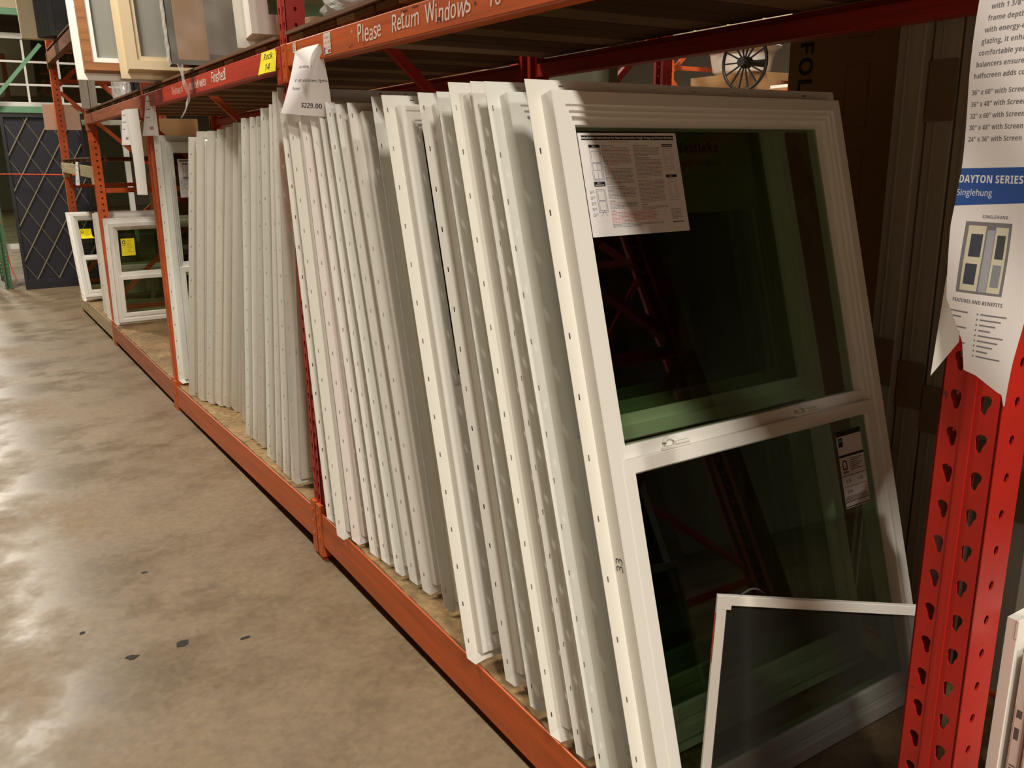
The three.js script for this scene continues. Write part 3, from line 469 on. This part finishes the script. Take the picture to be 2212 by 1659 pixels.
// the top level at the far end
{ const t = thing('beige_door_slab', 'beige door slab hanging over the brown top beam', 'door', [-0.27, 2.655, -6.45]); t.rotation.x = -0.09; part('slab', rspan(0, 0.8, 0, 1.0, 0, 0.045, 0.004), M.tan, t); part('edge_rib', rspan(0.03, 0.045, 0, 1.0, 0.045, 0.05, 0.002), M.tan, t); for (const y of [0.20, 0.26]) part('latch', rspan(0.13, 0.155, y, y + 0.04, 0.045, 0.055, 0.002), M.siding, t); }
{ const t = thing('black_window_bundle', 'bundle of black windows on the brown top beam', 'window bundle', [-0.15, 2.655, -6.28]); t.rotation.x = -0.09; for (let k = 0; k < 4; k++) part('black_window', ring(0.7, 0.95, [[0, 0], [0, 0.028], [0.05, 0.028], [0.05, 0]]).translate(k * 0.03, 0, k * 0.034), M.black, t); part('backing', span(0.1, 0.75, 0.03, 0.9, 0.102, 0.108), M.ironFlat, t); }

// ---------------------------------------------------------------- papers taped to the rack
function bil(a, b, c, d, u, v) { return a.clone().multiplyScalar((1 - u) * v).addScaledVector(b, u * v).addScaledVector(c, (1 - u) * (1 - v)).addScaledVector(d, u * (1 - v)); }
function hang(name, label, cat, tl, tr, bl, br, bulge, mat, group) { return solo(name, sheet((u, v) => { const p = bil(tl, tr, bl, br, u, v); p.x -= bulge * Math.sin(u * Math.PI) * (1 - v * 0.7); p.z += bulge * 0.6 * Math.sin(v * Math.PI); return p; }, 16, 20), mat, label, cat, group); }
const priceTex = canvasTex(512, 660, (x, w, h) => {
  x.fillStyle = '#f5f0f3'; x.fillRect(0, 0, w, h); x.fillStyle = '#4a4652'; x.font = 'bold 34px sans-serif'; x.fillText('Lux Window', 150, 190);
  x.font = 'bold 40px sans-serif'; x.fillText('36" x 60" with Screen, Egress', 100, 330, 405); x.fillText('Rated', 92, 412); x.font = 'bold 68px sans-serif'; x.fillText('$229.00', 250, 585, 190);
});
{ const g = hang('price_sign', 'white paper price sign reading $229.00 hung on the orange beam', 'sign', V(-0.016, 1.888, 0.134), V(-0.016, 1.882, 0.368), V(-0.085, 1.692, 0.150), V(0.050, 1.676, 0.262), 0.022, std({ map: priceTex, roughness: 0.8 }));
  const m = part('folded_corner', sheet((u, v) => { const a = V(-0.022, 1.886, 0.372), b = V(-0.070, 1.868, 0.275), c = V(-0.062, 1.812, 0.392); const k = 1 - v; const e = b.clone().lerp(c, u); const p = a.clone().lerp(e, k); p.x -= 0.012 * Math.sin(k * Math.PI); return p; }, 8, 8), M.paper, g); m.userData.label = 'folded over corner'; }
hang('rack_sign', 'yellow paper sign reading Rack 14 beside the red post', 'sign', V(-0.013, 1.921, -0.235), V(-0.013, 1.918, -0.068), V(-0.024, 1.845, -0.262), V(-0.020, 1.845, -0.070), 0.008, std({ roughness: 0.7, map: canvasTex(256, 160, (x, w, h) => { x.fillStyle = '#f6e615'; x.fillRect(0, 0, w, h); x.fillStyle = '#3d3a0c'; x.font = 'bold 66px sans-serif'; x.fillText('Rack', 60, 62); x.fillText('14', 116, 140); }) }));
const smallText = canvasTex(128, 300, (x, w, h) => { x.fillStyle = '#efebec'; x.fillRect(0, 0, w, h); x.fillStyle = 'rgba(80,76,84,0.6)'; for (let i = 0; i < 3; i++) x.fillRect(24, 40 + i * 60, 70 - i * 12, 9); x.fillStyle = 'rgba(150,90,100,0.7)'; x.fillRect(74, 232, 26, 24); });
const tagMat = std({ map: smallText, roughness: 0.85 });
hang('paper_tag', 'white paper tag on the orange post with square holes', 'tag', V(-0.018, 1.91, -2.40), V(0.01, 1.915, -2.32), V(-0.06, 1.69, -2.40), V(0.015, 1.69, -2.33), 0.012, tagMat, 'paper tags on the rack');
hang('paper_tag', 'short white paper tag under the faded salmon beam', 'tag', V(-0.018, 1.872, -3.24), V(-0.015, 1.868, -3.02), V(-0.045, 1.655, -3.22), V(-0.02, 1.652, -2.98), 0.012, tagMat, 'paper tags on the rack');
hang('paper_tag', 'long curling white paper sheet under the faded salmon beam', 'tag', V(-0.026, 1.872, -3.10), V(-0.018, 1.856, -2.68), V(-0.045, 1.352, -2.82), V(-0.03, 1.352, -2.62), 0.03, M.paper, 'paper tags on the rack');
solo('paper_tag', sheet((u, v) => V(-0.11 + u * 0.34, 1.885 + v * 0.25 - (u > 0.5 ? 0.0 : 0), -7.255 - 0.0 + 0.004 * Math.sin(u * 5)), 10, 4), std({ color: 0xe9cdb8, roughness: 0.85 }), 'pinkish paper sheet hung behind the farthest orange post', 'tag', 'paper tags on the rack');
hang('paper_tag', 'thin white strip tag on the cream beam', 'tag', V(-0.016, 1.56, -5.98), V(-0.016, 1.56, -5.80), V(-0.03, 1.35, -6.08), V(-0.025, 1.35, -5.82), 0.006, tagMat, 'paper tags on the rack');
{ // the torn product sheet on the near red post
  const tex = canvasTex(640, 1500, (x, w, h) => {
    x.fillStyle = '#f1eaec'; x.fillRect(0, 0, w, h); x.fillStyle = '#6a6468'; x.font = 'bold 21px sans-serif';
    ['with 1 3/8" brickmould', 'frame depth with high', 'with energy-efficient', 'glazing, it enhances', 'comfortable year-round', 'balancers ensure effort', 'halfscreen adds conven'].forEach((t, i) => x.fillText(t, 74 - i * 6, 282 + i * 33));
    ['36" x 60" with Screen, Egress', '36" x 48" with Screen', '32" x 60" with Screen, Egress R', '30" x 48" with Screen', '24" x 36" with Screen'].forEach((t, i) => x.fillText(t, 34, 528 + i * 35));
    x.translate(0, -62); x.fillStyle = '#2552a4'; x.beginPath(); x.moveTo(0, 812); x.lineTo(w, 800); x.lineTo(w, 890); x.lineTo(0, 930); x.fill(); x.fillStyle = '#f4f0f2'; x.font = 'bold 34px sans-serif'; x.fillText('DAYTON SERIES', 14, 856); x.font = '28px sans-serif'; x.fillText('Singlehung', 14, 896);
    x.fillStyle = '#5a5560'; x.font = 'bold 15px sans-serif'; x.fillText('SINGLEHUNG', 128, 964); x.fillStyle = '#7d7a80'; x.fillRect(70, 976, 172, 226);
    x.fillStyle = '#d9d3bd'; x.fillRect(84, 988, 66, 206); x.fillStyle = '#3f4550'; x.fillRect(98, 1014, 44, 72); x.fillRect(94, 1108, 44, 66); x.fillStyle = '#a7a9b2'; x.fillRect(156, 1000, 28, 194); x.fillStyle = '#d9d3bd'; x.fillRect(186, 990, 46, 204); x.fillStyle = '#46484e'; x.fillRect(194, 1014, 30, 74); x.fillStyle = '#8d8f98'; x.fillRect(194, 1106, 30, 70);
    x.fillStyle = '#4d4750'; x.font = 'bold 16px sans-serif'; x.fillText('FEATURES AND BENEFITS', 60, 1234); x.fillStyle = 'rgba(80,74,82,0.7)';
    for (let i = 0; i < 7; i++) x.fillRect(10, 1262 + i * 17, 120 - (i % 3) * 26, 5); for (let i = 0; i < 9; i++) { x.fillRect(166, 1262 + i * 17, 6, 6); x.fillRect(180, 1262 + i * 17, 92 - (i % 4) * 16, 5); }
  });
  const g = thing('product_sheet', 'torn white product sheet with blue heading on the near red post', 'sheet', [0, 0, 0]);
  const geo = new THREE.PlaneGeometry(1, 1, 40, 80), P = geo.attributes.position, UV = geo.attributes.uv;
  const pw = (t, tab) => { for (let i = 1; i < tab.length; i++) if (t <= tab[i][0]) { const k = (t - tab[i - 1][0]) / (tab[i][0] - tab[i - 1][0]); return tab[i - 1][1] + k * (tab[i][1] - tab[i - 1][1]); } return tab[tab.length - 1][1]; };
  const LEFT = [[1.24, 2.500], [1.275, 2.497], [1.31, 2.492], [1.335, 2.478], [1.36, 2.463], [1.45, 2.456], [1.52, 2.459], [1.62, 2.458], [1.72, 2.461], [1.85, 2.464]];
  const RIGHT = [[1.24, 2.5562], [1.297, 2.5585], [1.40, 2.568], [1.50, 2.600], [1.6, 2.655], [1.85, 2.672]];
  const BOTTOM = [[0, 1.275], [0.3, 1.272], [0.8, 1.258], [0.9, 1.256], [0.97, 1.243], [1, 1.243]];
  for (let i = 0; i < P.count; i++) {
    const u = UV.getX(i), v = UV.getY(i), y = pw(u, BOTTOM) * (1 - v) + 1.80 * v, z = pw(y, LEFT) * (1 - u) + pw(y, RIGHT) * u;
    P.setXYZ(i, -0.018 - 0.012 * Math.sin((z - 2.455) / 0.21 * Math.PI) - 0.004 * Math.sin(y * 23 + z * 31), y, z); UV.setXY(i, (z - 2.452) / 0.215, (y - 1.235) / 0.565);
  }
  geo.computeVertexNormals(); part('front_page', geo, std({ map: tex, roughness: 0.75 }), g);
  part('back_page', sheet((u, v) => V(-0.012 + 0.004 * u, 1.255 + v * 0.13 + u * 0.05, 2.4475 + u * 0.03 * (1 - v * 0.4) + v * 0.006), 4, 6), M.paper, g);
}

// ---------------------------------------------------------------- behind the rack
function upperDeckBack() {                              // the loaded shelf of the row standing back to back
  const t = thing('shelf_deck', 'board shelf of the row behind, above the tall cardboard box', 'shelf', [1.5, 2.46, 1.1]);
  for (let i = 0; i < 14; i++) part('plank', rbox(1.1, 0.022, 0.26, 0.55, 0, -0.9 + i * 0.27, 0.003), M.woodDark, t);
  uprightFrame(1.68, 'tear', M.redDark, 'dark red frame of the row behind, beyond the tall cardboard box', 2.6, -1);
  uprightFrame(4.2, 'tear', M.redDark, 'dark red frame of the row behind, nearest the viewer', 2.6, -1);
}
{ const t = thing('cardboard_box', 'tall brown cardboard box lettered FOL behind the rack', 'box', [1.5, 0, 0.90]);
  part('carton', rspan(0, 0.5, 0, 2.35, 0, 0.66, 0.006), M.cardDark, t);
  const m = part('lettering', new THREE.PlaneGeometry(0.10, 0.30).rotateY(-Math.PI / 2), std({ transparent: true, roughness: 0.9, map: canvasTex(128, 384, (x) => { x.translate(26, 14); x.rotate(Math.PI / 2); x.fillStyle = '#17211f'; x.font = 'bold 112px sans-serif'; x.save(); x.scale(1.05, 0.92); x.fillText('FOL', 0, 0); x.restore(); }, true) }), t); m.position.set(-0.0008, 1.776, 0.078);
  for (const y of [1.35, 1.62, 1.9]) part('printed_outline', ring(0.09, 0.20, [[0, 0], [0, 0.0006], [0.003, 0.0006], [0.003, 0]]).rotateY(-Math.PI / 2).translate(-0.0004, y, 0.24), M.brownBeam, t); }
upperDeckBack();
{ const t = thing('siding_bundle', 'grey grooved panels standing upright behind the big front window', 'panels', [1.24, 0, 1.50]);
  [[0.0, 0.0], [0.085, 0.03], [0.17, 0.03], [0.255, 0.035], [0.34, 0.03], [0.425, 0.04]].forEach(([z, x], i) => { const p = part('panel', [rspan(x, x + 0.05, 0, 2.3, z + 0.003, z + 0.082, 0.004), rspan(x - 0.004, x + 0.01, 0, 2.3, z + 0.03, z + 0.036, 0.001)], M.siding, t); part('tape', rspan(x - 0.0065, x - 0.002, 0.86 - i * 0.06, 1.0 - i * 0.06, z + 0.002, z + 0.083, 0.001), M.tapeBrown, p); if (i % 2) part('tape', rspan(x - 0.0065, x - 0.002, 1.62, 1.78, z + 0.002, z + 0.083, 0.001), M.tapeBrown, p); }); }
solo('door_slab', rspan(1.34, 1.39, 0, 2.2, -0.42, 0.10, 0.004), std({ color: 0x7d7c66, roughness: 0.7 }), 'olive grey door slab standing behind the rear beam', 'door');
{ // the rack across the next aisle, seen through the gap
  for (const [z, n] of [[-1.4, 'near'], [-3.45, 'middle'], [-5.7, 'far']]) uprightFrame(z, 'slot', M.orange, `orange rack frame across the next aisle, ${n} one`, 4.9);
  beam(-3.45, -1.4, 2.06, 2.06, 0.1, M.orange, 'orange beam under the wagon wheel', 4.9); beam(-5.7, -3.45, 2.06, 2.06, 0.1, M.orange, 'orange beam left of the wagon wheel across the next aisle', 4.9);
  beam(-3.45, -1.4, 2.66, 2.66, 0.1, M.creamBeam, 'cream beam above the wagon wheel', 4.9);
  solo('deck_board', span(4.93, 5.95, 2.062, 2.08, -5.6, -1.5), M.wood, 'board shelf carrying the wagon wheel and white tub', 'shelf board');
  const wz = -2.57, wy = 2.33, R = 0.235, t = thing('wagon_wheel', 'dark spoked wagon wheel on the shelf across the next aisle', 'wheel', [5.02, wy, wz]); t.rotation.y = -1.5;
  part('rim', new THREE.TorusGeometry(R, 0.014, 8, 48), M.black, t); part('hub', [new THREE.CylinderGeometry(0.04, 0.05, 0.11, 16).rotateX(Math.PI / 2), new THREE.CylinderGeometry(0.022, 0.03, 0.34, 12).rotateX(Math.PI / 2).translate(0, 0, -0.12)], M.black, t);
  for (let i = 0; i < 14; i++) { const a = i / 14 * Math.PI * 2; part('spoke', bar(V(Math.cos(a) * 0.03, Math.sin(a) * 0.03, 0), V(Math.cos(a) * R, Math.sin(a) * R, 0), 0.012, 0.012), M.black, t); }
  const tub = new THREE.LatheGeometry([[0.0, 0.0], [0.22, 0.0], [0.27, 0.04], [0.30, 0.2], [0.33, 0.235], [0.36, 0.24], [0.36, 0.255], [0.31, 0.255], [0.28, 0.22], [0.24, 0.05], [0, 0.03]].map(([a, b]) => new THREE.Vector2(a, b)), 40);
  const tb = solo('white_tub', tub, M.vinyl, 'white round tub with rolled rim behind the wagon wheel', 'tub'); tb.position.set(5.5, 2.27, -3.05);
  solo('carton', rspan(5.2, 5.8, 2.081, 2.268, -3.42, -2.62, 0.004), M.card, 'brown carton under the white tub', 'box');
  const tbl = thing('dark_table', 'dark brown wooden table lying on its side right of the wheel', 'table', [5.42, 2.081, -1.95]); part('table_top', rspan(0, 0.04, 0.02, 0.5, -0.3, 0.5, 0.004), M.brownBeam, tbl); for (const [y, z] of [[0.03, -0.26], [0.44, -0.26], [0.03, 0.42], [0.44, 0.42]]) part('leg', bar(V(-0.36, y + 0.02, z), V(0, y + 0.02, z), 0.04, 0.04, V(0, 1, 0)), M.brownBeam, tbl);
  solo('white_bracket', [rspan(5.0, 5.04, 2.081, 2.24, -2.06, -2.02, 0.004), rspan(5.0, 5.04, 2.081, 2.11, -2.25, -2.02, 0.004)], M.vinyl, 'small white bracket right of the wagon wheel', 'bracket');
}
// boxes and odds behind the far bays
solo('carton', rspan(0.70, 1.02, 0.19, 1.46, -6.6, -6.2, 0.004), M.card, 'tan carton standing behind the stickered window', 'box');
solo('white_rail', bar(V(0.45, 0.20, -5.75), V(0.80, 1.5, -5.95), 0.03, 0.03), M.vinyl, 'thin white rail leaning behind the stickered window', 'rail', 'leaning white rails');
solo('white_rail', bar(V(0.60, 1.62, -6.3), V(0.85, 2.5, -6.75), 0.035, 0.035), M.vinyl, 'long white rail leaning behind the farthest orange post', 'rail', 'leaning white rails');
// the row standing back to back is full of stacked cartons
[[1.50, 0.004, -5.2, 0.95, 1.05, 1.15], [1.50, 1.06, -5.15, 0.95, 0.9, 1.05], [1.52, 0.004, -7.2, 0.95, 1.2, 1.6], [1.52, 1.21, -7.1, 0.9, 0.95, 1.4], [1.50, 0.004, -3.2, 0.95, 1.1, 1.6], [1.50, 1.11, -3.15, 0.95, 0.95, 1.5]].forEach(([x, y, z, w, h, d], i) => { const t = thing('carton', ['lower', 'upper'][i % 2] + ' brown carton of the row behind, ' + ['behind the small stickered window', 'behind the farthest orange post', 'behind the upright window'][i >> 1], 'box', [x, y, z], 'cartons of the row behind'); part('carton_body', rspan(0, w, 0, h, 0, d, 0.006), M.card, t); part('tape', rspan(-0.0006, 0.0004, 0.01, h - 0.01, d / 2 - 0.03, d / 2 + 0.03, 0.0002), M.tapeBrown, t); });
solo('carton', rspan(0.55, 0.95, 1.6, 1.92, -5.95, -5.3, 0.004), M.card, 'brown carton on the cream beam shelf', 'box');

// ---------------------------------------------------------------- the far end of the aisle
{ const t = thing('lattice_panel', 'dark blue iron panel with diamond lattice at the aisle end', 'panel', [-0.385, 0.002, -9.48]); t.rotation.x = -0.01; const W = 0.90, H = 2.14;
  part('frame', ring(W, H, [[0, 0], [0, 0.04], [0.035, 0.04], [0.035, 0]]), M.blackPaint, t); part('bottom_rail', rspan(0.034, W - 0.034, 0.034, 0.12, 0.0, 0.036, 0.003), M.blackPaint, t); part('backing', span(0.03, W - 0.03, 0.1, H - 0.03, 0.004, 0.008), M.ironFlat, t);
  const x0 = 0.035, x1 = W - 0.035, y0 = 0.12, y1 = H - 0.035, s = 1.72, step = 0.43;
  for (const d of [1, -1]) for (let c = -6; c < 12; c++) {
    // y = d * s * (x - x0) + b, clipped to the opening
    const b = y0 + c * step + (d > 0 ? -0.62 : 0.62); let pts = [];
    let xa = x0, xb = x1; const f = (x) => d * s * (x - x0) + b, inv = (y) => (y - b) / (d * s) + x0;
    const lo = Math.min(inv(y0), inv(y1)), hi = Math.max(inv(y0), inv(y1)); xa = Math.max(xa, lo); xb = Math.min(xb, hi); if (xb - xa < 0.05) continue;
    part('lattice_bar', bar(V(xa, f(xa), d > 0 ? 0.024 : 0.012), V(xb, f(xb), d > 0 ? 0.024 : 0.012), 0.013, 0.011), d > 0 ? M.iron : M.ironBar, t);
  } }
{ // green rack crossing the aisle end
  const t = thing('green_upright', 'dark green rack post with holes at the left edge', 'rack frame', [-0.56, 0, -9.72]); const p = part('post', postSlot, M.greenDark, t); p.rotation.y = -Math.PI / 2; part('foot_plate', span(-0.06, 0.06, 0, 0.006, -0.09, 0.03), M.greenDark, t); const p2 = part('post', postSlot, M.greenDark, t); p2.position.set(0, 0, -1.0); p2.rotation.y = Math.PI / 2; part('brace', bar(V(0, 0.35, -0.06), V(0, 1.2, -0.94), 0.03, 0.03, V(1, 0, 0)), M.greenDark, t); part('brace', bar(V(0, 2.3, -0.06), V(0, 1.3, -0.94), 0.03, 0.03, V(1, 0, 0)), M.greenDark, t);
  for (const [y, n] of [[2.24, 'low'], [3.42, 'high']]) { const b = thing('green_rack_beam', `pale green beam behind the lattice panel, ${n} one`, 'beam', [0, 0, 0], 'pale green beams'); part('channel', rspan(-0.62, 1.5, y - 0.05, y + 0.03, -10.16, -10.10, 0.004), M.green, b); }
  solo('green_brace', bar(V(-0.42, 2.30, -9.98), V(0.22, 3.02, -9.98), 0.045, 0.03), M.green, 'pale green diagonal brace at the upper left', 'brace');
  const w = thing('gridded_window', 'large window with white grid bars behind the green beams', 'window', [-0.62, 2.28, -10.60]); part('frame', ring(1.9, 0.93, [[0, 0], [0, 0.07], [0.07, 0.07], [0.07, 0]]), M.vinyl, w); part('glass_pane', span(0.05, 1.85, 0.05, 0.88, 0.02, 0.026), M.glass, w); for (const x of [0.28, 0.68, 1.08, 1.48]) part('muntin', rspan(x - 0.014, x + 0.014, 0.06, 0.87, 0.028, 0.045, 0.003), M.vinyl, w); for (const y of [0.29, 0.58]) part('muntin', rspan(0.06, 1.84, y - 0.014, y + 0.014, 0.028, 0.043, 0.003), M.vinyl, w);
  const w2 = thing('gridded_window', 'lower window with white grid bars behind the lattice panel top', 'window', [-0.62, 0.4, -11.0]); part('frame', ring(1.9, 1.75, [[0, 0], [0, 0.07], [0.07, 0.07], [0.07, 0]]), M.vinyl, w2); part('glass_pane', span(0.05, 1.85, 0.05, 1.70, 0.02, 0.026), M.glass, w2); for (const x of [0.5, 0.95, 1.4]) part('muntin', rspan(x - 0.014, x + 0.014, 0.06, 1.69, 0.028, 0.045, 0.003), M.vinyl, w2);
  solo('beige_board', rspan(-0.62, 1.2, 3.46, 4.2, -10.5, -10.4, 0.004), M.tan, 'beige boards stacked above the gridded window', 'board');
  solo('white_post_trim', rspan(-0.82, -0.70, 0, 1.3, -9.95, -9.88, 0.004), M.vinyl, 'white trim board standing left of the green post', 'board');
  solo('shelf_strip', rspan(-0.95, -0.66, 0.42, 0.46, -10.2, -10.12, 0.003), M.creamBeam, 'cream strip low behind the green post', 'strip');
}
solo('orange_strap', [tube([V(-0.62, 1.436, -9.62), V(-0.3, 1.43, -9.36), V(0.15, 1.415, -9.3), V(0.56, 1.40, -8.6)], 0.008, 40, 6), tube([V(-0.53, 1.436, -9.66), V(-0.55, 1.3, -9.655), V(-0.53, 0.7, -9.66), V(-0.50, 0.25, -9.66), V(-0.47, 0.14, -9.63), V(-0.50, 0.05, -9.62)], 0.007, 40, 6), new THREE.TorusGeometry(0.05, 0.009, 6, 16).scale(0.7, 1.3, 1).translate(-0.54, 1.40, -9.64)], std({ color: 0xe0512c, roughness: 0.6 }), 'orange strap stretched across the lattice panel and hanging down', 'strap');

// small scraps on the floor
const scrap = std({ color: 0x2b2a26, roughness: 0.8 });
[['dark torn scrap on the concrete, largest of the floor scraps', -0.619, 0.342, 0.034, 5], ['dark flat scrap on the concrete left of the largest scrap', -0.775, 0.335, 0.026, 6], ['tiny dark scrap on the concrete right of the largest scrap', -0.437, 0.424, 0.018, 5], ['tiny dark scrap on the concrete far left', -0.889, 0.083, 0.014, 5], ['small dark scrap on the concrete behind the others', -0.628, -0.271, 0.014, 4]].forEach(([l, x, z, r, n], i) => {
  const s = new THREE.Shape([...Array(n + 3)].map((_, k) => { const a = k / (n + 3) * Math.PI * 2, q = r * (0.45 + 0.55 * Math.abs(Math.sin(k * 2.3 + i))); return new THREE.Vector2(Math.cos(a) * q, Math.sin(a) * q * 0.6); }));
  const m = solo('floor_scrap', new THREE.ExtrudeGeometry(s, { depth: 0.001, bevelEnabled: false }).rotateX(-Math.PI / 2), scrap, l, 'scrap', 'floor scraps'); m.position.set(x, 0.001, z);
});
renderer.render(scene, camera);
